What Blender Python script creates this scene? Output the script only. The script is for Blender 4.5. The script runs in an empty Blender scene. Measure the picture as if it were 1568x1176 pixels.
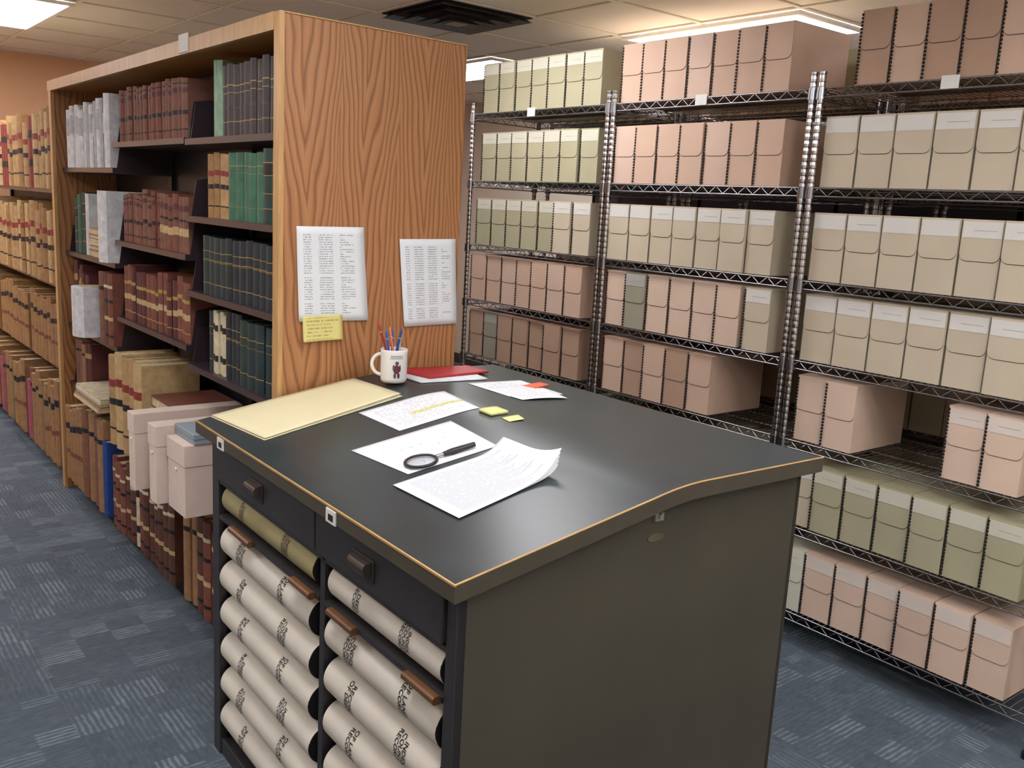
import bpy, math, random
from mathutils import Vector, Matrix
random.seed(7)
S=bpy.context.scene
try: S.view_settings.view_transform='Standard'
except Exception: pass
COL=bpy.context.collection
# ---------------------------------------------------------------- materials
def lin(h):
    h=h.lstrip('#');o=[]
    for i in (0,2,4):
        c=int(h[i:i+2],16)/255.;o.append(c/12.92 if c<=.04045 else ((c+.055)/1.055)**2.4)
    return (*o,1)
MATS={}
def mat(name,hexc,rough=.6,metal=0,var=.12,scale=20,bump=0,emit=0,stretch=None):
    if name in MATS:return MATS[name]
    m=bpy.data.materials.new(name);m.use_nodes=True;nt=m.node_tree;N=nt.nodes;L=nt.links
    b=N['Principled BSDF'];b.inputs['Roughness'].default_value=rough;b.inputs['Metallic'].default_value=metal
    c=lin(hexc)
    if emit:
        b.inputs['Base Color'].default_value=c;b.inputs['Emission Color'].default_value=c;b.inputs['Emission Strength'].default_value=emit
    else:
        tc=N.new('ShaderNodeTexCoord');mp=N.new('ShaderNodeMapping');L.new(tc.outputs['Object'],mp.inputs[0])
        if stretch:mp.inputs['Scale'].default_value=stretch
        n=N.new('ShaderNodeTexNoise');n.inputs['Scale'].default_value=scale;n.inputs['Detail'].default_value=4;L.new(mp.outputs[0],n.inputs['Vector'])
        r=N.new('ShaderNodeValToRGB');L.new(n.outputs['Fac'],r.inputs[0])
        r.color_ramp.elements[0].position=.3;r.color_ramp.elements[1].position=.7
        r.color_ramp.elements[0].color=tuple(x*(1-var) for x in c[:3])+(1,);r.color_ramp.elements[1].color=tuple(min(1,x*(1+var)) for x in c[:3])+(1,)
        L.new(r.outputs[0],b.inputs['Base Color'])
        if bump:
            bp=N.new('ShaderNodeBump');bp.inputs['Strength'].default_value=bump;bp.inputs['Distance'].default_value=.002
            L.new(n.outputs['Fac'],bp.inputs['Height']);L.new(bp.outputs[0],b.inputs['Normal'])
    MATS[name]=m;return m
class NB:
    def __init__(s,name,rough=.6,metal=0):
        s.m=bpy.data.materials.new(name);s.m.use_nodes=True;s.N=s.m.node_tree.nodes;s.L=s.m.node_tree.links
        s.b=s.N['Principled BSDF'];s.b.inputs['Roughness'].default_value=rough;s.b.inputs['Metallic'].default_value=metal
        s.tc=s.N.new('ShaderNodeTexCoord');MATS[name]=s.m
    def put(s,sock,v):
        if hasattr(v,'is_linked') or hasattr(v,'links'):s.L.new(v,sock)
        else:sock.default_value=v
    def math(s,op,a,b=0,c=0):
        n=s.N.new('ShaderNodeMath');n.operation=op;s.put(n.inputs[0],a);s.put(n.inputs[1],b);s.put(n.inputs[2],c);return n.outputs[0]
    def sep(s,v):
        n=s.N.new('ShaderNodeSeparateXYZ');s.L.new(v,n.inputs[0]);return n.outputs
    def comb(s,x,y,z):
        n=s.N.new('ShaderNodeCombineXYZ');s.put(n.inputs[0],x);s.put(n.inputs[1],y);s.put(n.inputs[2],z);return n.outputs[0]
    def noise(s,v,scale=5,detail=3,rough=.5):
        n=s.N.new('ShaderNodeTexNoise');s.L.new(v,n.inputs['Vector']);n.inputs['Scale'].default_value=scale;n.inputs['Detail'].default_value=detail;n.inputs['Roughness'].default_value=rough;return n.outputs['Fac']
    def white(s,v):
        n=s.N.new('ShaderNodeTexWhiteNoise');s.L.new(v,n.inputs['Vector']);return n.outputs['Value']
    def ramp(s,f,st):
        n=s.N.new('ShaderNodeValToRGB');s.L.new(f,n.inputs[0]);e=n.color_ramp.elements
        while len(e)<len(st):e.new(.5)
        for i,(p,c) in enumerate(st):
            e[i].position=p;e[i].color=lin(c) if isinstance(c,str) else c
        return n.outputs[0]
    def mix(s,f,a,b,mode='MIX'):
        n=s.N.new('ShaderNodeMix');n.data_type='RGBA';n.blend_type=mode;s.put(n.inputs[0],f);s.put(n.inputs[6],a);s.put(n.inputs[7],b);return n.outputs[2]
    def bump(s,h,st=.3,d=.002):
        n=s.N.new('ShaderNodeBump');n.inputs['Strength'].default_value=st;n.inputs['Distance'].default_value=d;s.L.new(h,n.inputs['Height']);s.L.new(n.outputs[0],s.b.inputs['Normal'])
    def col(s,c):s.L.new(c,s.b.inputs['Base Color'])
def oak(name,axis='x',base=('#82542e','#a9744a','#b37f52'),per=.1):
    n=NB(name,.42);P=n.sep(n.tc.outputs['Object'])
    x=P[0] if axis=='x' else P[1];z=P[2]
    w=n.noise(n.comb(n.math('MULTIPLY',x,4),0,n.math('MULTIPLY',z,1.1)),1.,2)
    xx=n.math('ADD',x,n.math('MULTIPLY',w,.14))
    m=n.math('DIVIDE',n.math('PINGPONG',xx,per),per)
    w2=n.noise(n.comb(n.math('MULTIPLY',x,9),3.,n.math('MULTIPLY',z,2.2)),1.,2)
    F=n.math('ADD',n.math('ADD',n.math('MULTIPLY',n.math('POWER',m,.75),5.6),n.math('MULTIPLY',z,5.0)),n.math('MULTIPLY',w2,3.0))
    fr=n.math('FRACT',F)
    c=n.ramp(fr,[(0,base[0]),(.22,base[1]),(.7,base[2]),(1,base[0])])
    fib=n.noise(n.comb(n.math('MULTIPLY',x,180),0,n.math('MULTIPLY',z,7)),1.,3,.7)
    fc=n.ramp(fib,[(.3,(.7,.66,.6,1)),(.6,(1,1,1,1))])
    n.col(n.mix(.4,c,fc,'MULTIPLY'));n.bump(fib,.1);return n.m
M_OAK=oak('oak_veneer');M_OAKY=oak('oak_trim','y',('#94602f','#b9813f','#c89355'))
M_OAKL=mat('oak_edge','#bf9560',.4,var=.15,scale=8,stretch=(10,10,1))
def paper(name,N=26,dens=.5,base='#e2e4e8',ink='#5b5f6b',hl=False,cols=1,al=.75,table=None):
    n=NB(name,.75);P=n.sep(n.tc.outputs['UV']);u,v=P[0],P[1]
    vn=n.math('MULTIPLY',v,N);row=n.math('FLOOR',vn);fv=n.math('FRACT',vn)
    a=n.math('LESS_THAN',n.math('ABSOLUTE',n.math('SUBTRACT',fv,.5)),.2)
    wn=n.noise(n.comb(n.math('MULTIPLY',u,34*cols),n.math('MULTIPLY',row,7.3),0),1.,1)
    b=n.math('GREATER_THAN',wn,.5-dens*.12)
    ln=n.white(n.comb(row,1.7,0))
    left=n.math('GREATER_THAN',u,.09)
    right=n.math('LESS_THAN',u,n.math('ADD',.62,n.math('MULTIPLY',ln,.3)))
    t=n.math('LESS_THAN',v,.93);bt=n.math('GREATER_THAN',v,.07)
    k=a
    for q in (b,left,right,t,bt):k=n.math('MULTIPLY',k,q)
    if table:
        # typed columns: mask out gutters, drop some rows
        g=n.math('LESS_THAN',n.math('FRACT',n.math('MULTIPLY',u,table)),.66)
        rr=n.math('GREATER_THAN',ln,.12)
        k=n.math('MULTIPLY',n.math('MULTIPLY',k,g),rr)
    c=n.mix(n.math('MULTIPLY',k,al),lin(base),lin(ink))
    if hl:
        h=n.math('MULTIPLY',n.math('GREATER_THAN',u,.35),n.math('LESS_THAN',n.math('ABSOLUTE',n.math('SUBTRACT',v,.45)),.05))
        c=n.mix(n.math('MULTIPLY',h,.7),c,lin('#e6e04a'),'MULTIPLY')
    n.col(c);return n.m
M_BLK=mat('black_metal','#1d1b1e',.45,var=.2)
M_SHELF=mat('dark_shelf_steel','#33272e',.38,var=.12,scale=4)
M_DESK=mat('desk_olive_metal','#454135',.5,.0,var=.12,scale=3)
M_DESKF=mat('desk_front_charcoal','#302e30',.42,var=.12,scale=4)
M_TOP=mat('desk_laminate_top','#293235',.33,var=.14,scale=6,bump=.05)
M_TOPE=mat('desk_edge_band','#484236',.45,var=.1)
M_GOLD=mat('edge_line_amber','#b08c55',.45)
M_WHITE=mat('white_card','#e4e3de',.6,var=.03)
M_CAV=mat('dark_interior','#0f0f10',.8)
# ---------------------------------------------------------------- mesh builder
class MB:
    def __init__(s):s.v=[];s.f=[];s.m=[];s.s=[];s.mats=[];s.uv={}
    def mi(s,m):
        if m not in s.mats:s.mats.append(m)
        return s.mats.index(m)
    def add(s,vs,fs,m,sm=False):
        o=len(s.v);s.v+= [tuple(q) for q in vs];k=s.mi(m)
        for f in fs:s.f.append(tuple(o+i for i in f));s.m.append(k);s.s.append(sm)
        return o
    def box(s,x0,x1,y0,y1,z0,z1,m,T=None):
        vs=[(x,y,z) for x in (x0,x1) for y in (y0,y1) for z in (z0,z1)]
        if T:vs=[T@Vector(q) for q in vs]
        s.add(vs,[(0,1,3,2),(4,6,7,5),(0,4,5,1),(2,3,7,6),(0,2,6,4),(1,5,7,3)],m)
    def prism(s,pts,a,b,m,ax='z',sm=False,T=None,caps=True,mcap=None):
        def P(p,t):
            if ax=='z':return (p[0],p[1],t)
            if ax=='y':return (p[0],t,p[1])
            return (t,p[0],p[1])
        n=len(pts);vs=[P(p,a) for p in pts]+[P(p,b) for p in pts]
        if T:vs=[T@Vector(q) for q in vs]
        s.add(vs,[(i,(i+1)%n,n+(i+1)%n,n+i) for i in range(n)],m,sm)
        if caps:s.add(vs,[tuple(range(n))[::-1],tuple(range(n,2*n))],mcap or m)
    def cyl(s,p,q,r,m,n=8,r2=None,sm=True,caps=True):
        p=Vector(p);q=Vector(q);d=(q-p).normalized();u=d.orthogonal().normalized();w=d.cross(u);r2=r if r2 is None else r2
        A=[2*math.pi*i/n for i in range(n)]
        vs=[p+(u*math.cos(a)+w*math.sin(a))*r for a in A]+[q+(u*math.cos(a)+w*math.sin(a))*r2 for a in A]
        s.add(vs,[(i,(i+1)%n,n+(i+1)%n,n+i) for i in range(n)],m,sm)
        if caps:s.add(vs,[tuple(range(n))[::-1],tuple(range(n,2*n))],m)
    def tube(s,pts,r,m,n=6,closed=False):
        pts=[Vector(p) for p in pts];N=len(pts);vs=[];up=None
        for i,p in enumerate(pts):
            d=(pts[(i+1)%N if closed else min(i+1,N-1)]-pts[i-1 if (closed or i>0) else 0]).normalized()
            if up is None:up=d.orthogonal().normalized()
            up=(up-d*up.dot(d)).normalized();w=d.cross(up)
            vs+=[p+(up*math.cos(2*math.pi*k/n)+w*math.sin(2*math.pi*k/n))*r for k in range(n)]
        fs=[]
        for i in range(N if closed else N-1):
            j=(i+1)%N
            fs+=[(i*n+k,i*n+(k+1)%n,j*n+(k+1)%n,j*n+k) for k in range(n)]
        s.add(vs,fs,m,True)
        if not closed:s.add(vs,[tuple(range(n))[::-1],tuple(range((N-1)*n,N*n))],m)
    def lathe(s,prof,c,m,n=32):
        vs=[(c[0]+r*math.cos(2*math.pi*k/n),c[1]+r*math.sin(2*math.pi*k/n),c[2]+z) for r,z in prof for k in range(n)]
        s.add(vs,[(i*n+k,i*n+(k+1)%n,(i+1)*n+(k+1)%n,(i+1)*n+k) for i in range(len(prof)-1) for k in range(n)],m,True)
    def done(s,name,parent=None,bevel=0,loc=None,rot=None,recalc=True):
        me=bpy.data.meshes.new(name);me.from_pydata(s.v,[],s.f);
        for m in s.mats:me.materials.append(m)
        me.polygons.foreach_set('material_index',s.m);me.polygons.foreach_set('use_smooth',s.s)
        me.update()
        if recalc:
            import bmesh
            bm=bmesh.new();bm.from_mesh(me);bmesh.ops.recalc_face_normals(bm,faces=bm.faces);bm.to_mesh(me);bm.free()
        ob=bpy.data.objects.new(name,me);COL.objects.link(ob)
        if bevel:
            b=ob.modifiers.new('bevel','BEVEL');b.width=bevel;b.segments=2;b.limit_method='ANGLE'
        if loc:ob.location=loc
        if rot:ob.rotation_euler=rot
        if parent:ob.parent=parent
        return ob
def empty(name,loc=(0,0,0),rot=(0,0,0)):
    e=bpy.data.objects.new(name,None);e.location=loc;e.rotation_euler=rot;COL.objects.link(e);return e
# ---------------------------------------------------------------- room shell
RX0,RX1,RY0,RY1,CH=-2.2,5.6,-1.8,8.5,2.65
def carpet():
    n=NB('carpet_tiles',.95);P=n.sep(n.tc.outputs['Object']);x,y=P[0],P[1]
    tx=n.math('FLOOR',n.math('DIVIDE',x,.61));ty=n.math('FLOOR',n.math('DIVIDE',y,.61))
    par=n.math('MODULO',n.math('ADD',n.math('ADD',tx,ty),100),2)
    def pat(a,b):
        rowi=n.math('FLOOR',n.math('MULTIPLY',b,110));blk=n.math('FLOOR',n.math('MULTIPLY',b,12));bl2=n.math('FLOOR',n.math('MULTIPLY',a,8))
        s1=n.noise(n.comb(n.math('MULTIPLY',a,22),n.math('MULTIPLY',rowi,3.1),0),1.,2)
        s2=n.white(n.comb(blk,bl2,3.))
        s2=n.math('POWER',s2,1.6)
        s3=n.math('PINGPONG',n.math('MULTIPLY',b,110),1)
        return n.math('ADD',n.math('MULTIPLY',s1,.55),n.math('MULTIPLY',n.math('MULTIPLY',s2,s3),.42))
    v=n.mix(par,n.comb(pat(x,y),0,0),n.comb(pat(y,x),0,0))
    v=n.sep(v)[0]
    big=n.noise(n.tc.outputs['Object'],1.5,2)
    fz=n.noise(n.tc.outputs['Object'],350,2)
    v=n.math('ADD',n.math('MULTIPLY',v,.8),n.math('ADD',n.math('MULTIPLY',big,.12),n.math('MULTIPLY',fz,.2)))
    n.col(n.ramp(v,[(.25,'#444e58'),(.5,'#58646f'),(.75,'#88939c')]));n.bump(fz,.5,.004);return n.m
mb=MB();mb.box(RX0-.1,RX1+.1,RY0-.1,RY1+.1,-.06,0,carpet());mb.done('floor')
mb=MB();mb.box(RX0-.1,RX1+.1,RY0-.1,RY1+.1,CH,CH+.06,mat('ceiling_tile','#f2ebe0',.9,var=.04,scale=220,bump=.3));mb.done('ceiling')
mw=mat('wall_paint','#e3d6c6',.8,var=.03,scale=3);mp_=mat('wall_peach','#f2bd93',.8,var=.03,scale=3)
for nm,a in dict(wall_left=(RX0-.1,RX0,RY0,RY1),wall_right=(RX1,RX1+.1,RY0,RY1),wall_near=(RX0,RX1,RY0-.1,RY0),wall_far=(RX0,RX1,RY1,RY1+.1)).items():
    mb=MB();mb.box(*a,0,CH,mp_ if nm=='wall_far' else mw);mb.done(nm)
mbb=mat('baseboard_vinyl','#4a4038',.5)
for nm,a in dict(baseboard_left=(RX0,RX0+.012,RY0,RY1),baseboard_right=(RX1-.012,RX1,RY0,RY1),baseboard_near=(RX0,RX1,RY0,RY0+.012),baseboard_far=(RX0,RX1,RY1-.012,RY1)).items():
    mb=MB();mb.box(*a,0,.1,mbb);mb.done(nm)
mg=mat('grid_white','#f0e9dc',.5,var=.02);mgr=mat('tile_score','#b5a993',.8,var=.02)
mb=MB()
gx=[3.87+.61*k for k in range(-10,3)];gy=[2.80+.61*k for k in range(-7,10)]
for x in gx:
    if RX0<x<RX1:mb.box(x-.012,x+.012,RY0,RY1,CH-.008,CH,mg);mb.box(x-.0155,x+.0155,RY0,RY1,CH-.0015,CH,mgr)
for y in gy:
    if RY0<y<RY1:mb.box(RX0,RX1,y-.012,y+.012,CH-.0081,CH,mg);mb.box(RX0,RX1,y-.0155,y+.0155,CH-.0014,CH,mgr)
mb.done('trim_1')
M_LENS=mat('troffer_lens','#fcf9fc',.5,emit=15)
def troffer(x,y):
    mb=MB();x1=x+.61;y1=y+1.22;z=CH-.009
    fr=mat('troffer_frame','#eeeeea',.4,var=.02)
    for a in ((x+.015,x1-.015,y+.015,y+.04),(x+.015,x1-.015,y1-.04,y1-.015),(x+.015,x+.04,y+.04,y1-.04),(x1-.04,x1-.015,y+.04,y1-.04)):mb.box(*a,z-.018,z,fr)
    mb.box(x+.04,x1-.04,y+.04,y1-.04,z-.010,z-.001,M_LENS);mb.done('ceiling_or_fill_light_panel')
for x,y in ((3.87,2.80),(3.87,5.24),(.82,5.85),(3.87,.36),(1.43,-.25),(.21,.97),(2.04,2.80),(-1.01,2.80),(-1.01,5.85),(-.40,7.07),(2.04,-1.47),(-.40,-1.47)):troffer(x,y)  # first three are in view; the rest are unseen fill added for brightness
mb=MB();mdm=mat('diffuser_metal','#8c8a86',.35,.6,var=.15);cx,cy=2.65+.305,4.02+.305;z=CH-.009
for i,(r,dz) in enumerate(((.29,.0),(.225,.012),(.16,.02),(.10,.026))):
    w=.05;zz=z-.004-dz
    o=[(cx-r,cy-r),(cx+r,cy-r),(cx+r,cy+r),(cx-r,cy+r)];q=r-w;n_=[(cx-q,cy-q),(cx+q,cy-q),(cx+q,cy+q),(cx-q,cy+q)]
    mb.add([(a,b,zz-.02) for a,b in o]+[(a,b,zz+.012) for a,b in n_],[(k,(k+1)%4,4+(k+1)%4,4+k) for k in range(4)],mdm)
mb.box(cx-.05,cx+.05,cy-.05,cy+.05,z-.045,z-.04,mdm);mb.box(cx-.29,cx+.29,cy-.29,cy+.29,z-.004,z,M_CAV)
mb.done('air_vent_diffuser',recalc=False)
# ---------------------------------------------------------------- left bookcase
X0,X1,YP,YB,H=1.149,1.79,2.55,5.30,2.146
XF=1.19;XC=1.47
bc=empty('library_bookcase')
mb=MB()
mb.box(X0,X1,YP,YP+.032,0,H,M_OAK);mb.done('end_panel_oak',bc,.002)
mb=MB();mb.box(X0-.003,X0+.012,YP-.003,YP+.036,0,H+.003,M_OAKL);mb.box(X0,X1,YP-.002,YP+.034,H,H+.004,M_OAKL);mb.done('end_panel_edge_trim',bc)
mb=MB();mb.box(X0,X1,YB,YB+.04,0,H-.02,M_OAK);mb.box(X0-.003,X0+.014,YB-.003,YB+.043,0,H-.018,M_OAKL);mb.done('intermediate_panel',bc)
mb=MB();mb.box(X0,X1,YP+.033,YB+.05,H-.035,H,M_OAKY);mb.box(X0-.006,X0+.012,YP+.033,YB+.05,H-.045,H+.004,M_OAKL);mb.box(X0-.009,X0-.006,3.27,3.36,H-.04,H+.02,M_WHITE);mb.done('canopy_top',bc)
mb=MB();mb.box(XC-.012,XC+.012,YP+.033,YB,.02,H-.036,M_BLK);mb.box(XC-.012,XC+.012,YB+.041,8.1,.02,2.05,M_BLK)
for y in (3.46,4.38,8.08):mb.box(XC-.03,XC+.03,y-.02,y+.02,0,H-.04,M_BLK)
mb.done('back_panel_posts',bc)
secs=[(2.59,3.455,[1.826,1.552,1.278,1.0,.545,.1]),(3.465,4.375,[1.831,1.407,1.065,.50,.1]),(4.385,5.29,[1.723,1.30,.915,.60,.1]),(5.35,6.2,[1.61,1.10,.64,.1]),(6.21,7.1,[1.61,1.10,.64,.1]),(7.11,8.0,[1.61,1.10,.64,.1])]
mb=MB()
for a,b,zs_ in secs:
    for z in zs_:
        for sx in (1,-1):
            f=XF if sx==1 else X1-.04
            x0,x1=(f,XC-.013) if sx==1 else (XC+.013,f)
            mb.box(x0,x1,a,b,z-.022,z,M_SHELF)
            for y in (a+.002,b-.005):
                pts=[(f+.02*sx,z),(f+.04*sx,z+.13),(XC-.02*sx,z+.17),(XC-.02*sx,z)]
                mb.prism(pts,y,y+.003,M_SHELF,'y')
    mb.box(XF+.02,X1-.06,a,b,0,.078,M_BLK)
mb.done('steel_shelves',bc)
C={}
for k,h,r in (('tan','#b39062',.6),('tan2','#9f774a',.6),('tan3','#c2a676',.6),('brown','#5f3a2c',.55),('brown2','#7f5443',.6),('rust','#7b4739',.6),('maroon','#57282a',.5),('red','#86302b',.5),('dgreen','#1f3a35',.45),('green','#3a6a53',.5),('lgreen','#8fae93',.6),('navy','#1c2830',.45),('teal','#1f3336',.45),('grayb','#3c3537',.5),('grayb2','#463c3b',.5),('cream','#cfc3a4',.6),('whiteb','#dcdde0',.5),('grayw','#b4b8be',.5),('pinkb','#d8bda8',.7),('blue','#24458c',.5),('black','#17161a',.5),('gold','#a98b4a',.45),('label','#c0a577',.6),('page','#cdbb95',.8),('kraft','#9a7350',.7),('bluegray','#7c8c9a',.6),('pink','#a9506a',.6),('olive','#6d6a45',.6)):
    C[k]=mat('book_'+k,h,r,var=.18,scale=30,bump=.1)
ST=dict(
 law=(['tan','tan2','tan3'],[(.66,.74,'red'),(.46,.53,'black'),(.18,.20,'black')]),
 law2=(['tan2','kraft','tan2'],[(.7,.78,'black'),(.36,.42,'rust')]),
 redlaw=(['brown2','rust'],[(.76,.84,'maroon'),(.4,.47,'black'),(.14,.16,'black'),(.9,.92,'black')]),
 redtan=(['rust','brown2'],[(.3,.44,'label'),(.74,.84,'maroon'),(.56,.6,'black')]),
 maroonb=(['maroon','rust'],[(.66,.72,'gold'),(.38,.48,'label'),(.15,.17,'gold')]),
 dk=(['grayb','grayb2'],[(.7,.715,'gold'),(.6,.61,'gold'),(.2,.21,'gold'),(.38,.42,'grayb2')]),
 gr=(['green'],[(.8,.81,'gold'),(.7,.705,'gold'),(.2,.205,'gold')]),
 dgr=(['dgreen'],[(.66,.8,'black'),(.81,.82,'gold'),(.64,.65,'gold'),(.4,.41,'gold'),(.2,.21,'gold')]),
 bl=(['navy','teal','navy'],[(.74,.75,'gold'),(.6,.61,'gold'),(.58,.585,'gold'),(.2,.21,'gold')]),
 te=(['teal','dgreen'],[(.74,.75,'gold'),(.62,.625,'gold'),(.2,.21,'gold')]),
 lg=(['lgreen'],[]),cr=(['cream'],[(.7,.8,'black'),(.2,.3,'black')]),
 wh=(['whiteb','grayw','whiteb'],[(.55,.85,'grayw')]),nv=(['navy'],[(.5,.8,'whiteb')]),
 whp=(['whiteb'],[]),pk=(['pinkb'],[]),kr=(['kraft','brown2'],[(.75,.8,'black')]),
 brn=(['brown','rust','brown'],[(.8,.84,'cream'),(.6,.64,'black'),(.35,.4,'label'),(.12,.15,'black')]),
 blu=(['blue'],[]),ol=(['olive'],[]),pnk=(['pink'],[]),mr=(['maroon'],[(.7,.8,'gold')]),rd=(['red'],[(.7,.8,'black'),(.3,.4,'black')]))
def book(mb,xf,y,w,z,h,d,st,sx=1,lean=0):
    cols,bands=ST[st];c=C[random.choice(cols)]
    cy=y+w/2;k=w*.18
    T=Matrix.Translation((0,cy,z))@Matrix.Rotation(lean,4,'X') if lean else Matrix.Translation((0,cy,z))
    arc=[(-w/2+w*i/5.) for i in range(6)]
    def prof(e):return [(xf-sx*(k*(1-(2*t/w)**2)+e),t*(1+2*e/w)) for t in arc]
    sp=prof(0)
    mb.prism(sp+[(xf+sx*d,w/2),(xf+sx*d,w/2-.003),(xf+sx*.008,w/2-.003),(xf+sx*.008,-w/2+.003),(xf+sx*d,-w/2+.003),(xf+sx*d,-w/2)],0,h,c,'z',T=T)
    mb.box(min(xf+sx*.006,xf+sx*(d-.006)),max(xf+sx*.006,xf+sx*(d-.006)),-w/2+.003,w/2-.003,.004,h-.005,C['page'],T=T)
    for a,b,m in bands:
        q=prof(.0008);mb.prism(q+[(xf,w/2),(xf,-w/2)][0:2],a*h,b*h,C[m],'z',T=T)
def row(mb,y,yend,z,spec,xf=XF+.02,sx=1):
    for st,n,w0,w1,h0,h1,d in spec:
        for i in range(n):
            w=random.uniform(w0,w1)
            if y+w>yend:return
            book(mb,xf+random.uniform(0,.012)*1,y,w*.97,z,random.uniform(h0,h1),d,st,sx);y+=w
def flat(mb,x0,x1,y0,y1,z,items):
    for h,c in items:
        j=random.uniform(-.01,.01)
        mb.box(x0+j,x1,y0+j,y1+j,z,z+h*.15,C[c]);mb.box(x0+j+.003,x1,y0+j+.004,y1+j-.004,z+h*.15,z+h*.85,C['page']);mb.box(x0+j,x1,y0+j,y1+j,z+h*.85,z+h,C[c]);z+=h+.0005
    return z
mb=MB();a=2.615
row(mb,a,3.43,1.826,[('dk',11,.046,.054,.225,.24,.17),('lg',2,.035,.045,.25,.26,.17)])
row(mb,a,3.43,1.552,[('dgr',3,.055,.065,.225,.235,.17),('gr',5,.055,.065,.215,.225,.17),('law',4,.045,.05,.215,.225,.17)])
row(mb,a,3.43,1.278,[('bl',13,.05,.06,.205,.215,.17)])
row(mb,a,3.43,1.0,[('te',6,.055,.07,.22,.23,.17),('bl',3,.04,.05,.23,.24,.17),('cr',4,.028,.035,.215,.225,.17),('te',1,.04,.04,.22,.22,.17)])
row(mb,a,2.95,.545,[('law2',5,.07,.08,.33,.36,.2)])
row(mb,a,3.43,.1,[('kr',4,.08,.09,.34,.38,.24),('brn',4,.06,.08,.34,.38,.24),('kr',3,.05,.08,.36,.39,.24)],xf=XF-.05)
mb.done('shelved_books')
mb=MB();a=3.48
row(mb,a,4.35,1.831,[('redlaw',20,.04,.062,.21,.225,.17)])
row(mb,a,4.35,1.407,[('redtan',6,.05,.06,.2,.22,.17),('redlaw',12,.04,.06,.2,.235,.17)])
row(mb,a,4.35,1.065,[('maroonb',20,.045,.065,.215,.25,.17)])
row(mb,3.83,4.35,.50,[('law',12,.085,.1,.40,.43,.24)],xf=XF-.06)
row(mb,a,4.35,.1,[('brn',7,.06,.075,.31,.36,.24),('cr',1,.05,.05,.32,.33,.22),('brn',9,.055,.075,.3,.36,.24)],xf=XF-.05)
z=flat(mb,1.16,1.42,3.5,3.8,.50,[(.06,'bluegray'),(.07,'kraft'),(.06,'brown'),(.07,'tan3'),(.05,'rust')])
mb.done('shelved_books')
mb=MB();a=4.42
row(mb,a,5.2,1.723,[('whp',1,.07,.08,.31,.33,.2),('nv',1,.03,.03,.29,.3,.2),('wh',3,.045,.055,.29,.31,.2),('nv',1,.03,.03,.28,.29,.2),('wh',8,.05,.07,.27,.31,.2)],xf=XF)
row(mb,4.42,4.56,1.30,[('whp',1,.12,.12,.32,.32,.2)],xf=XF-.03)
z=flat(mb,1.2,1.42,4.6,4.88,1.30,[(.03,'tan3'),(.025,'rust'),(.03,'cream'),(.02,'brown2'),(.03,'tan')])
row(mb,4.92,5.25,1.30,[('whp',1,.05,.05,.3,.3,.2),('dgr',2,.04,.04,.3,.31,.2),('gr',1,.05,.05,.29,.3,.2),('dgr',2,.04,.05,.25,.3,.2)])
row(mb,4.42,4.7,.915,[('brn',2,.06,.07,.33,.34,.2),('kr',1,.06,.07,.33,.34,.2)],xf=XF-.01)
row(mb,4.72,4.93,.915,[('whp',1,.17,.18,.24,.24,.22)],xf=XF-.06)
row(mb,4.96,5.27,.915,[('mr',5,.045,.06,.26,.36,.2)])
z=flat(mb,1.12,1.42,4.45,4.9,.60,[(.012,'cream'),(.01,'kraft'),(.014,'olive'),(.012,'whiteb'),(.01,'cream')])
row(mb,4.92,5.25,.60,[('mr',2,.05,.06,.24,.25,.2),('kr',4,.05,.06,.22,.25,.2)])
row(mb,a,5.25,.1,[('blu',1,.06,.06,.36,.36,.24),('kr',4,.08,.1,.43,.46,.24),('law2',5,.06,.09,.38,.44,.24)],xf=XF-.05)
mb.done('shelved_books')
mb=MB()
for (a,b,zz_) in secs[3:]:
    row(mb,a+.02,b-.02,1.61,[('law',random.randint(4,7),.08,.095,.38,.43,.24),('rd',3,.05,.07,.36,.4,.24),('law',12,.08,.1,.36,.42,.24)],xf=XF-.01)
    row(mb,a+.02,b-.02,1.10,[('law',20,.075,.095,.38,.44,.24)],xf=XF-.02)
    row(mb,a+.02,b-.02,.64,[('law2',20,.07,.095,.33,.38,.24)],xf=XF-.02)
    row(mb,a+.02,b-.02,.1,[('law2',4,.07,.1,.4,.48,.24),('ol',1,.06,.07,.38,.4,.22),('kr',4,.07,.09,.4,.46,.24),('pnk',1,.06,.07,.36,.38,.22),('law2',8,.07,.09,.38,.46,.24)],xf=XF-.05)
mb.done('shelved_books')
mb=MB()
for i,(a,b,zz_) in enumerate(secs):
    for z in zz_:
        row(mb,a+.03,b-.03,z,[(random.choice(['te','redlaw','law','bl','dk','maroonb']),5,.045,.06,.2,.24,.17) for _ in range(4)],xf=X1-.06,sx=-1)
mb.done('shelved_books')
# pale cartons on lower shelf
pb=mat('pale_box_board','#e0cdc0',.75,var=.04);pbb=mat('bluegray_carton','#8f9ba6',.7,var=.04)
def carton(x0,x1,y0,y1,z0,z1,m=pb,lid=.075):
    mb=MB();mb.box(x0,x1,y0,y1,z0,z1-.004,m)
    mb.box(x0-.003,x1,y0-.003,y1+.003,z1-lid,z1,m)
    if lid>.05:mb.cyl((x0-.0045,(y0+y1)/2,z1-.1),(x0+.001,(y0+y1)/2,z1-.1),.006,M_WHITE,10)
    mb.done('storage_carton',bevel=.003)
carton(.985,1.36,3.19,3.265,.5455,.83);carton(.97,1.38,3.385,3.455,.5455,.835);carton(1.02,1.40,3.0,3.17,.5455,.80);carton(1.05,1.42,2.99,3.175,.8015,.84,pbb,.02)
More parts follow.
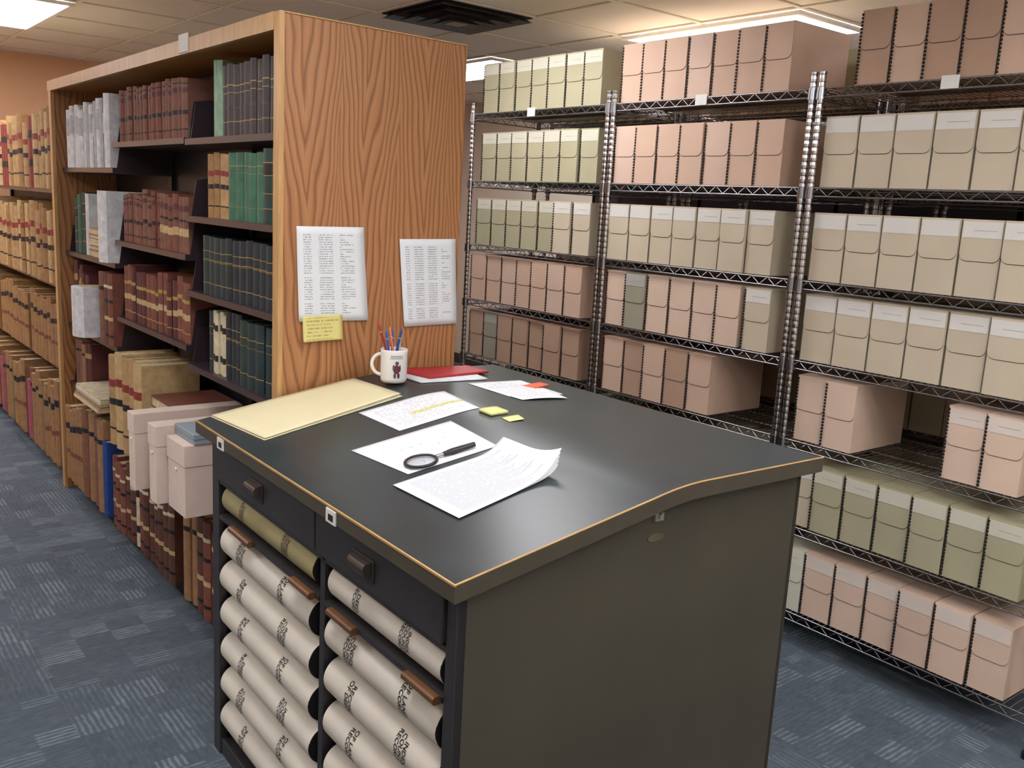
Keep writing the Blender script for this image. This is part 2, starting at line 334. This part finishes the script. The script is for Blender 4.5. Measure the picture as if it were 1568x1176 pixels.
# ---------------------------------------------------------------- wire rack + boxes
XR=3.0237;YS=[4.2409,3.1505,2.0784,1.005];ZL={1:2.12,2:1.7662,3:1.4227,4:1.1198,5:.8109,6:.4758,7:.13}
def chrome():
    n=NB('chrome_wire',.25,1);n.b.inputs['Base Color'].default_value=lin('#9c9ca0');return n.m
def chromep():
    n=NB('chrome_post',.22,1);P=n.sep(n.tc.outputs['Object']);w=n.math('PINGPONG',n.math('MULTIPLY',P[2],78),1)
    n.col(n.ramp(w,[(0,'#3a3a3c'),(.25,'#d0d0d4'),(1,'#e2e2e6')]));n.bump(w,.4,.002);return n.m
MC=chrome();MP=chromep();D=.457
def rack(x0,name):
    e=empty(name)
    for si in range(3):
        ya,yb=YS[si+1]+.018,YS[si]-.018
        mb=MB();x1=x0+D
        for x in (x0,x1):
            for y in (ya,yb):
                mb.cyl((x,y,.02),(x,y,2.185),.0127,MP,10);mb.cyl((x,y,2.183),(x,y,2.19),.0135,MC,10);mb.cyl((x,y,0),(x,y,.022),.018,M_BLK,10)
        mb.done('posts',e)
        mb=MB()
        for z in ZL.values():
            for x in (x0,x1):
                for y in (ya,yb):mb.cyl((x,y,z-.028),(x,y,z+.014),.0185,MC,10,r2=.017)
            for x in (x0-.001,x1+.001):
                for dz in (.010,-.020):mb.cyl((x,ya,z+dz),(x,yb,z+dz),.0034,MC,5,caps=False)
                n=28;pts=[(x,ya+(yb-ya)*i/n,z+(.010 if i%2 else -.020)) for i in range(n+1)]
                mb.tube(pts,.0025,MC,4)
            for y in (ya,yb):
                for dz in (.010,-.020):mb.cyl((x0,y,z+dz),(x1,y,z+dz),.0032,MC,5,caps=False)
                n=12;mb.tube([(x0+(x1-x0)*i/n,y,z+(.010 if i%2 else -.020)) for i in range(n+1)],.0022,MC,4)
            n=42
            for i in range(1,n):
                y=ya+(yb-ya)*i/n;mb.cyl((x0,y,z+.0125),(x1,y,z+.0125),.0021,MC,4,caps=False)
            for t in (.33,.66):mb.cyl((x0+D*t,ya,z+.007),(x0+D*t,yb,z+.007),.0032,MC,4,caps=False)
        mb.done('wire_shelves',e)
    return e
RB=.56
rk=rack(XR,'wire_shelving_rack');rk2=rack(XR+RB,'wire_shelving_rack')
mb=MB()
for y,z in ((3.72,2.12),(2.62,2.12),(1.58,2.12)):mb.box(XR-.008,XR-.006,y-.03,y+.03,z-.02,z+.022,M_WHITE)
mb.done('shelf_labels',rk)
mb=MB();cx0,cx1,cy0,cy1=4.12,4.46,.9,4.4  # shelf-like backing added behind the racks to keep box gaps dark
mb.box(cx0,cx0+.02,cy0,cy1,.08,2.10,M_SHELF);mb.box(cx0+.03,cx1-.02,cy0+.03,cy1-.03,0,.08,M_BLK)
for i in range(5):
    y=cy0+(cy1-cy0)*i/4;mb.box(cx0,cx1,y-.012,y+.012,.0,2.10,M_SHELF)
for z in (.08,.5,.9,1.3,1.7,2.08):mb.box(cx0+.02,cx1,cy0,cy1,z,z+.02,M_SHELF)
mb.done('added_dark_backing')
bx={}
for k,h,l in (('T','#cfb09a','#d6c6ba'),('P','#d9bfaa','#dfd2c6'),('Q','#d2b6a3','#d9ccc0'),('B','#b6967f','#bfa794'),('G','#aca688','#cdcab8'),('K','#c7baa2','#d9d7d0'),('W','#d2d1be','#d9d8c8'),('D','#9c9783','#aeada6')):
    bx[k]=(mat('box_board_'+k,h,.75,var=.05,scale=6),mat('box_label_'+k,l,.6,var=.02),mat('box_seam_'+k,'#%02x%02x%02x'%tuple(int(int(h[i:i+2],16)*.42) for i in (1,3,5)),.8))
M_ST=mat('box_stitch','#15110f',.8);M_STR=mat('box_string','#3a302a',.8);M_TX=mat('label_print','#a09a8c',.8)
def abox(mb,xf,yfar,w,z,k,sx=1,h=.25,d=.36,label=True,stitch=True,simple=False,tab=False):
    bm_,lb,sm=bx[k];w-=.004;j=random.uniform(-.012,.012)
    T=Matrix.Translation((xf,yfar-w/2,z))@Matrix.Rotation(j,4,'Z')@(Matrix.Rotation(math.pi,4,'Z') if sx<0 else Matrix.Identity(4))
    hw=w/2
    mb.box(0,d,-hw,hw,0,h,bm_,T=T)
    if simple:return
    mb.box(-.0012,d,-hw-.0008,hw+.0008,h-.004,h+.0012,bm_,T=T)
    def flap(e,x):
        r=.024;zb=h*.47-e;pts=[(hw-.001+0,h-.002),(-hw+.001,h-.002)]
        for cx_,a0,a1 in ((-hw+.0015+r,180,270),(hw-.0015-r,270,360)):
            for q in range(6):
                a=math.radians(a0+(a1-a0)*q/5);pts.append((cx_+(r)*math.cos(a),zb+r+r*math.sin(a)))
        mb.prism(pts,x,-.0002,bm_ if e==0 else sm,'x',T=T)
    flap(.0024,-.0006);flap(0,-.0022)
    if label:
        mb.box(-.0032,-.0022,-hw+.004,hw-.004,h*.77,h-.006,lb,T=T)
        if random.random()<.6:mb.box(-.0036,-.0032,-hw+.02,hw*.4,h*.86,h*.866,M_TX,T=T)
    if stitch:
        n=20
        for i in range(n):
            z0=h*(.02+.96*i/n);mb.box(-.0045,.006,hw-.0055,hw+.002,z0,z0+h*.032,M_ST,T=T)
    else:
        mb.box(-.0012,.001,hw-.0022,hw+.0016,.002,h,sm,T=T)
    if random.random()<.75:
        R_=.015;cy=random.uniform(-.02,.02);mb.tube([(-.004-.003*math.sin(math.radians(a)),cy+R_*math.cos(math.radians(a)),.002+R_*1.2*math.sin(math.radians(a))) for a in range(0,181,20)],.0012,M_STR,4)
W=.1305
rows=[
 (0,1,4.15,'GGGGGGG',1,1),(0,2,4.15,'GGGGGGG',1,1),(0,3,4.17,'GGGGGKK',1,1),(0,4,4.19,'TTQTTQT',0,1),(0,5,4.19,'BDBBBBB',0,1),(0,6,4.15,'GGGGGGG',1,0),(0,7,4.15,'TTTTTTT',0,0),
 (1,1,3.118,'TTTQTTT',0,1),(1,2,3.122,'QTTTQTT',0,1),(1,3,3.122,'KKKKKKK',1,0),(1,4,3.115,'PDPPPP_K',0,1),(1,5,3.10,'TBTBT',0,1),(1,6,3.08,'GGKGG_GG',1,0),(1,7,3.10,'TTTTTTK',0,0),
 (2,1,1.935,'BTBBTBB',0,1),(2,2,2.036,'KKKKKKK',1,0),(2,3,2.04,'KKKKKKK',1,0),(2,4,2.04,'KKKKKKK',1,0),(2,5,2.03,'PP',0,1),(2,5,1.44,'PP',1,1),(2,6,2.04,'KGGGGGG',1,1),(2,7,2.04,'WPPPQPP',1,1)]
for s,l,y,seq,lb,stt in rows:
    mb=MB();w=W
    if s==2 and l in (2,3,4):w=.139
    if s==2 and l==1:w=.122
    if s==2 and l==7:w=.131
    for c in seq:
        if c=='_':y-=.02;continue
        if y-w<YS[s+1]+.012:break
        ww=w*random.uniform(.985,1.0)
        abox(mb,XR+.012+random.uniform(-.006,.01),y,ww,ZL[l]+.015,c,label=bool(lb) or c in 'KDG',stitch=bool(stt));y-=w
    mb.done('archival_document_boxes')
for s in range(3):
    for l in (1,2,3,4,5,6,7):
        mb=MB();y=YS[s]-.05
        for i in range(7):abox(mb,XR+RB+D-.03,y,.14,ZL[l]+.015,random.choice('TGK'),sx=-1,simple=True);y-=.141
        mb.done('archival_document_boxes')
# ---------------------------------------------------------------- desk
DX,DY,DR=.868,1.205,-.021
dk=empty('records_reading_desk',(DX,DY,0),(0,0,DR))
DW,DL=1.044,1.335
ZF,ZB=1.0014,1.102
def zs(x):
    s=(ZB-ZF)/.565;xb=.545
    if x<xb-.06:return ZF+s*x*.985
    if x>xb+.09:return ZB
    t=(x-(xb-.06))/.15;a=ZF+s*(xb-.06)*.985;m0=s*1.15*.15
    return (2*t**3-3*t*t+1)*a+(t**3-2*t*t+t)*m0+(-2*t**3+3*t*t)*ZB
def zw(x,y):
    c,s=math.cos(DR),math.sin(DR);return zs(c*(x-DX)+s*(y-DY))
xs=[0,.02]+[.06*i for i in range(1,8)]+[.45+.015*i for i in range(0,16)]+[.75,.9,DW]
TH=.034
mb=MB()
top=[(x,zs(x)) for x in xs];bot=[(x,zs(x)-TH) for x in reversed(xs)]
mb.prism(top+bot,0,DL,M_TOPE,'y')
mb.done('desk_top_core',dk,.002)
mb=MB()
n=len(xs);e=.004
vs=[(min(max(x,e),DW-e),yy,zs(x)+.0012) for x in xs for yy in (e,DL-.003)]
mb.add(vs,[(2*i,2*i+2,2*i+3,2*i+1) for i in range(n-1)],M_TOP,True)
mb.done('desk_top_laminate',dk)
mb=MB()
mb.tube([(x,.002,zs(x)+.0005) for x in xs],.0024,M_GOLD,6);mb.box(-.0008,.0035,0,DL,ZF-.002,ZF+.002,M_GOLD);mb.done('edge_line',dk)
bx0,bx1,by0,by1=.034,DW-.03,.035,DL-.05
mb=MB()
bt=[(x,zs(x)-TH) for x in xs if bx0<x<bx1]
side=[(bx0,0.0),(bx1,0.0),(bx1,ZB-TH)]+list(reversed(bt))+[(bx0,zs(bx0)-TH)]
mb.prism(side,by0,by0+.02,M_DESK,'y');mb.prism(side,by1-.02,by1,M_DESK,'y')
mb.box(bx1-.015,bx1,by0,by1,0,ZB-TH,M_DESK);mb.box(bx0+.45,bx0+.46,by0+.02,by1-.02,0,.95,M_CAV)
mb.box(bx0,bx1,by0+.02,by1-.02,.0,.05,M_DESKF)
DB=.852
mb.box(bx0-.004,bx0+.02,by0,by0+.03,0,zs(bx0)-TH,M_DESKF);mb.box(bx0-.004,bx0+.02,by1-.05,by1,0,zs(bx0)-TH,M_DESKF)
ym=.575
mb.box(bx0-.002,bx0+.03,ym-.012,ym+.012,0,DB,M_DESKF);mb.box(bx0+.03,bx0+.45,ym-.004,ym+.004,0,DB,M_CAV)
mb.box(bx0-.002,bx0+.45,by0+.02,by1-.02,DB-.012,DB,M_DESKF)
mb.done('cabinet_body',dk,.0015)
mb=MB()
for a,b in ((by0+.034,ym+.02),(ym+.026,by1-.054)):
    mb.box(bx0-.012,bx0+.006,a,b,DB+.006,zs(bx0)-TH-.006,M_DESKF)
mb.done('drawer_fronts',dk,.003)
mb=MB();mh=mat('handle_bronze','#4b4139',.4,.3)
for yy in (.365,.94):
    mb.prism([(bx0-.012,.925),(bx0-.03,.921),(bx0-.034,.912),(bx0-.03,.894),(bx0-.012,.888)],yy-.035,yy+.035,mh,'y')
    mb.box(bx0-.016,bx0-.011,yy-.045,yy+.045,.880,.930,M_DESKF)
mb.done('drawer_handles',dk,.003)
mb=MB()
for yy in (.47,1.13):mb.box(-.0035,-.0005,yy-.022,yy+.022,ZF-.034,ZF-.004,M_WHITE)
for yy in (.47,1.13):mb.box(-.0042,-.003,yy-.012,yy+.010,ZF-.028,ZF-.014,M_BLK)
mb.done('label_holders',dk)
mb=MB();ml=mat('lock_metal','#b5b2a8',.3,.7)
mb.box(.515,.54,by0-.006,by0,1.022,1.039,ml);mb.cyl((.5275,by0-.012,1.033),(.5275,by0-.006,1.033),.006,ml,12)
mb.prism([(.525+.024*math.cos(t*math.pi/8),.985+.009*math.sin(t*math.pi/8)) for t in range(16)],by0-.002,by0,mat('maker_plate','#6a634e',.4,.4),'y');mb.done('lock_and_plate',dk)
mb=MB()
for a,b in ((by0+.035,ym-.014),(ym+.014,by1-.055)):
    mb.box(bx0-.004,bx0+.44,a,b,.738,.750,M_DESKF)
mb.done('pull_shelf_rails',dk)
mb=MB();mwp=mat('wood_pull','#664326',.4,var=.2,scale=10)
for a,b in ((.075,.19),(.40,.52),(.61,.72),(.98,1.12)):
    mb.prism([(bx0-.016,.735),(bx0-.021,.739),(bx0-.021,.748),(bx0-.016,.752),(bx0-.004,.752),(bx0-.004,.735)],a,b,mwp,'y')
mb.done('wood_pulls',dk,.002)
def txtmesh(body,size):
    cu=bpy.data.curves.new('t','FONT');cu.body=body;cu.size=size;cu.align_x='CENTER';cu.align_y='CENTER';cu.space_line=.9;cu.offset=.0003;cu.resolution_u=2
    ob=bpy.data.objects.new('t',cu);COL.objects.link(ob);bpy.context.view_layer.update()
    me=bpy.data.meshes.new_from_object(ob.evaluated_get(bpy.context.evaluated_depsgraph_get()))
    r=([v.co.copy() for v in me.vertices],[tuple(p.vertices) for p in me.polygons])
    bpy.data.objects.remove(ob);bpy.data.curves.remove(cu);bpy.data.meshes.remove(me);return r
TX=[txtmesh('DEED\nRECORDS',.019),txtmesh('INDEX\nCOUNTY\nRECORDS',.017),txtmesh('RECORD\nOF DEEDS',.018),txtmesh('OF LANDS\nRECORDS',.018)]
mcan=mat('canvas_spine','#d2ccbf',.8,var=.06,scale=8,bump=.15);mcan2=mat('canvas_olive','#9c9268',.75,var=.08,scale=8);mink=mat('ink_black','#1a1918',.7);mcov=mat('book_cover_black','#18171a',.6)
mb=MB()
r=.049
levels=[.797,.672,.563,.454,.345,.236,.127]
for col_,(a,b) in enumerate(((by0+.032,ym-.014),(ym+.014,by1-.055))):
    for i,zc in enumerate(levels):
        ya=a+.004+random.uniform(0,.012)+(0.03 if col_==1 else 0);yb_=b-.006-random.uniform(0,.01)
        rr=.044 if zc>.75 else r
        m=mcan2 if (col_==1 and i==0) else mcan
        xc=bx0+.042
        arc=[(xc-rr*1.0*math.cos(math.radians(t)),zc+rr*math.sin(math.radians(t))) for t in range(-90,91,6)]
        mb.prism(arc+[(xc+.06,zc+rr),(xc+.06,zc-rr)],ya,yb_,m,'y',sm=False,mcap=mcov)
        mb.prism([(xc-rr*1.02*math.cos(math.radians(t)),zc+rr*.9*math.sin(math.radians(t))) for t in range(-90,91,15)],ya-.0015,ya+.0005,mcov,'y')
        mb.box(xc+.05,xc+.36,ya+.005,yb_-.005,zc-rr,zc+rr,mcov)
        for q,t in enumerate((.26,.72)):
            vs_,fs_=TX[(i+q*2)%4] if q==0 else TX[(i*2+1)%4]
            yc=ya+(yb_-ya)*(1-t)+random.uniform(-.01,.01);R_=rr+.0012;sc=1.05 if rr>.045 else .9
            out=[]
            for p in vs_:
                ph=-p.x*sc/R_+.12;out.append((xc-R_*math.cos(ph),yc-p.y*sc,zc+R_*math.sin(ph)))
            mb.add(out,fs_,mink)
mb.done('record_books_flat',dk)
# ---------------------------------------------------------------- items on desk
def sheet(name,cs,material,zoff=.002,curl=None,nx=16,ny=12,thick=0,parent=None,mside=None):
    vs=[];uv=[]
    for j in range(ny+1):
        for i in range(nx+1):
            u,v=i/nx,j/ny
            p=[(cs[0][k]*(1-u)+cs[1][k]*u)*(1-v)+(cs[3][k]*(1-u)+cs[2][k]*u)*v for k in (0,1)]
            z=zw(p[0],p[1])+zoff
            if curl:
                c=curl(u,v)
                if isinstance(c,tuple):p[0]+=c[0];p[1]+=c[1];z+=c[2]
                else:z+=c
            vs.append((p[0],p[1],z));uv.append((u,1-v))
    fs=[(j*(nx+1)+i,(j+1)*(nx+1)+i,(j+1)*(nx+1)+i+1,j*(nx+1)+i+1) for j in range(ny) for i in range(nx)]
    me=bpy.data.meshes.new(name);me.from_pydata(vs,[],fs);me.materials.append(material)
    l=me.uv_layers.new(name='UVMap')
    for lp in me.loops:l.data[lp.index].uv=uv[lp.vertex_index]
    for p in me.polygons:p.use_smooth=True
    ob=bpy.data.objects.new(name,me);COL.objects.link(ob)
    if thick:
        s=ob.modifiers.new('s','SOLIDIFY');s.thickness=thick;s.offset=1
    if parent:ob.parent=parent
    return ob
def mm(*p):return [(a/1000.,b/1000.) for a,b in p]
MF=mat('manila_folder','#d9d0a8',.7,var=.04,scale=5)
fo=empty('manila_folder')
sheet('folder_back',mm((936,2531),(1390,2518),(1389,2229),(956,2202)),MF,.0022,thick=.001,parent=fo)
sheet('folder_pages',mm((945,2520),(1378,2510),(1378,2236),(962,2212)),mat('page_edges','#d8d5cc',.8),.0034,thick=.003,parent=fo)
sheet('folder_front',mm((938,2529),(1385,2520),(1384,2232),(958,2205)),MF,.0068,curl=lambda u,v:.004*u*v,thick=.001,parent=fo)
PA=paper('paper_highlighted',24,.0,hl=True,ink='#9092a0',al=.6);PB=paper('paper_blank_lines',9,-1.2,ink='#a9adb8');PC=paper('paper_typed_dense',34,1.0,ink='#777c94',al=.75);PD=paper('paper_list',30,.3,cols=.7,al=.5)
sheet('paper_sheet',mm((1230,2201),(1508,2192),(1474,1968),(1225,1976)),PA,.0022,thick=.0004)
sheet('paper_sheet',mm((1071,1948),(1354,1933),(1321,1685),(1082,1703)),PB,.0022,thick=.0006)
cp=empty('stapled_papers')
for k in range(5):
    def cu(u,v,k=k):
        t=max(0,(u-.72)/.28);t2=max(0,(u+v-1.45)/.55)
        return (-.012*t*t*(1+.4*k),0,(.027-.005*k)*t*t+(.026-.004*k)*t2*t2+.0002*k)
    sheet('page_%d'%k,mm((1023+k*2,1671-k),(1325,1655+k*2),(1318+k*3,1440),(1023+k,1417+k*2)),PC,.0022+.0007*(4-k),curl=cu,thick=.0003,parent=cp,nx=24)
sheet('paper_sheet',mm((1644,2264),(1835,2240),(1815,2010),(1640,2050)),PD,.0022,thick=.0004)
sheet('paper_sheet',mm((1640,2160),(1830,2150),(1783,1955),(1645,1994)),PD,.003,curl=lambda u,v:.004*math.sin(u*3),thick=.0004)
MO=mat('orange_note','#e4633a',.7,var=.05);MY=mat('yellow_note','#dcdc94',.7,var=.04)
sheet('orange_sticky_note',mm((1765,2150),(1840,2150),(1840,2105),(1780,2100)),MO,.0065,curl=lambda u,v:.006*u,nx=4,ny=4,thick=.0005)
sheet('yellow_sticky_pad',mm((1450,1940),(1505,1935),(1500,1875),(1447,1880)),MY,.0022,thick=.008,nx=4,ny=4)
sheet('yellow_sticky_note',mm((1458,1850),(1508,1842),(1492,1796),(1450,1806)),MY,.0022,curl=lambda u,v:.003*u,thick=.0004,nx=4,ny=4)
rf=empty('red_folder')
sheet('white_sheets',mm((1500,2500),(1765,2440),(1740,2290),(1510,2320)),mat('page_edges2','#d6d8dc',.8),.0022,thick=.004,parent=rf)
sheet('red_cover',mm((1530,2520),(1800,2480),(1800,2365),(1560,2350)),mat('red_cover','#a5272f',.5),.0068,thick=.006,parent=rf)
mg_=empty('coffee_mug');MM=mat('mug_ceramic','#e2e0dc',.25,var=.02)
mx,my=1.443,2.372;mz=ZB+.0022
mb=MB();mb.lathe([(0,.001),(.034,.001),(.038,.004),(.040,.012),(.0405,.09),(.0415,.1),(.0405,.102),(.039,.1),(.037,.09),(.036,.012),(0,.01)],(mx,my,mz),MM,40);mb.done('mug_body',mg_)
mb=MB();dv=Vector((-.78,.626,0));mb.tube([Vector((mx,my,mz+.053))+dv*(.037+.030*math.sin(math.radians(t)))+Vector((0,0,.032*math.cos(math.radians(t)))) for t in range(0,181,12)],.0055,MM,10);mb.done('mug_handle',mg_)
mb=MB();mmar=mat('emblem_maroon','#5a2630',.6);mgry=mat('emblem_gray','#4c4c52',.6)
def onmug(pts,m,e=.0008):
    a0=math.atan2(-.62,-.22)
    vs=[(mx+(.0405+e)*math.cos(a0+p/.0405),my+(.0405+e)*math.sin(a0+p/.0405),mz+q) for p,q in pts];mb.add(vs,[tuple(range(len(vs)))],m)
def blob(cx,cz,rx,rz,m,e=.0008,k=10):
    onmug([(cx+rx*math.cos(2*math.pi*t/k),cz+rz*math.sin(2*math.pi*t/k)) for t in range(k)],m,e)
blob(0,.045,.010,.014,mmar);blob(.001,.064,.006,.006,mgry,.001);blob(-.009,.05,.003,.010,mgry,.0011);blob(.010,.048,.003,.011,mmar,.0011);blob(-.005,.026,.004,.009,mgry,.001);blob(.006,.026,.004,.009,mmar,.001)
for i in range(7):blob(-.015+.005*i,.084,.0017,.0026,mgry,.001,6)
for i in range(8):blob(-.0175+.005*i,.078,.0015,.002,mgry,.001,6)
mb.done('mug_emblem',mg_)
pn=empty('pens_and_pencils')
for i,(dx,dy,tx_,ty_,l,c) in enumerate(((.01,.012,-.25,.20,.17,'#a8332f'),(-.008,-.004,.03,.12,.15,'#274a9c'),(-.012,.012,.20,-.06,.15,'#1f3e8a'),(.012,-.012,-.1,.16,.155,'#d7733a'),(0,.016,-.16,.02,.148,'#3658a8'),(.015,.0,.12,.05,.14,'#b4b8c0'))):
    mb=MB();a=Vector((mx+dx*.6,my+dy*.6,mz+.012));b=a+Vector((tx_*l,ty_*l,l));m=mat('pen_%d'%i,c,.35,var=.03)
    d=(b-a);mb.cyl(a,a+d*.94,.0038,m,8);mb.cyl(a+d*.94,b,.0038,m,8,r2=.0015);mb.cyl(a+d*.8,a+d*.82,.0042,mat('pen_band','#c9c6bd',.3,.6),8);mb.done('pen_%d'%i,pn)
mgf=empty('magnifying_glass')
c=Vector((1.135,1.733,0));c.z=zw(c.x,c.y)+.0095
hd=Vector((1.273,1.717,0));hd.z=zw(hd.x,hd.y)+.0125;dirn=(hd-c).normalized()
sl=math.atan((zw(c.x+.03,c.y)-zw(c.x-.03,c.y))/.06)
def ringp(r,dz=0):return [Vector((c.x+r*math.cos(2*math.pi*t/36)*math.cos(sl),c.y+r*math.sin(2*math.pi*t/36),c.z+dz+r*math.cos(2*math.pi*t/36)*math.sin(sl))) for t in range(36)]
mb=MB();mb.tube(ringp(.037),.004,M_BLK,8,closed=True);mb.done('lens_rim',mgf)
ng=NB('lens_glass',.02);ng.b.inputs['Transmission Weight'].default_value=1;ng.b.inputs['Base Color'].default_value=(.95,.97,1,1);ng.b.inputs['IOR'].default_value=1.2
mb=MB();n1=ringp(.035,.0015);n2=ringp(.035,-.0015);mb.add(n1+n2,[tuple(range(36)),tuple(range(36,72))[::-1]]+[(i,(i+1)%36,36+(i+1)%36,36+i) for i in range(36)],ng.m);mb.done('lens',mgf)
mb=MB();a=c+dirn*.039;mb.cyl(a,a+dirn*.022,.004,mat('ferrule','#9a9aa0',.3,.8),10);mb.cyl(a+dirn*.02,a+dirn*.045,.0055,M_BLK,10,r2=.008);mb.cyl(a+dirn*.045,a+dirn*.105,.008,M_BLK,10,r2=.0065);mb.done('handle',mgf)
def wallsheet(name,cs,m,y=YP-.003,bend=.004,nx=8,ny=12):
    vs=[];uv=[]
    for j in range(ny+1):
        for i in range(nx+1):
            u,v=i/nx,j/ny;p=[(cs[0][k]*(1-u)+cs[1][k]*u)*(1-v)+(cs[3][k]*(1-u)+cs[2][k]*u)*v for k in (0,1)]
            vs.append((p[0]/1000,y-bend*(v**2)*(.3+abs(2*u-1))-.0005,p[1]/1000));uv.append((u,1-v))
    fs=[(j*(nx+1)+i,(j+1)*(nx+1)+i,(j+1)*(nx+1)+i+1,j*(nx+1)+i+1) for j in range(ny) for i in range(nx)]
    me=bpy.data.meshes.new(name);me.from_pydata(vs,[],fs);me.materials.append(m);l=me.uv_layers.new(name='UVMap')
    for lp in me.loops:l.data[lp.index].uv=uv[lp.vertex_index]
    for p in me.polygons:p.use_smooth=True
    ob=bpy.data.objects.new(name,me);COL.objects.link(ob)
    s=ob.modifiers.new('s','SOLIDIFY');s.thickness=.0004;return ob
wallsheet('posted_paper_list',[(1202,1557),(1426,1560),(1447,1271),(1211,1274)],paper('paper_post1',40,.4,base='#dde2e4',ink='#6a6f7a',cols=2.2,al=.7,table=3.2))
wallsheet('posted_paper_list',[(1556,1527),(1773,1532),(1788,1249),(1581,1245)],paper('paper_post2',38,.6,base='#dde2e4',ink='#6a6f7a',cols=2.2,al=.65,table=4.1))
wallsheet('posted_yellow_note',[(1222,1290),(1355,1293),(1356,1215),(1224,1211)],paper('note_lined',7,.2,base='#d8cf83',ink='#8c8a55'),y=YP-.009)
# ---------------------------------------------------------------- camera
f,a,p,r_,cz=1408.754,.6771,.1886,.0553,1.6431
Rv=Vector((math.cos(a),-math.sin(a),0));F=Vector((math.sin(a)*math.cos(p),math.cos(a)*math.cos(p),-math.sin(p)));U=Rv.cross(F)
ix=Rv*math.cos(r_)+U*math.sin(r_);iy=-Rv*math.sin(r_)+U*math.cos(r_);iz=-F
cam=bpy.data.cameras.new('cam');co=bpy.data.objects.new('camera',cam);COL.objects.link(co)
co.matrix_world=Matrix(((ix.x,iy.x,iz.x,0),(ix.y,iy.y,iz.y,0),(ix.z,iy.z,iz.z,cz),(0,0,0,1)))
cam.sensor_width=36;cam.lens=f/1568*36;cam.clip_start=.05;S.camera=co
w=bpy.data.worlds.new('w');S.world=w;w.use_nodes=True;w.node_tree.nodes['Background'].inputs[0].default_value=(.8,.85,1,1);w.node_tree.nodes['Background'].inputs[1].default_value=.15
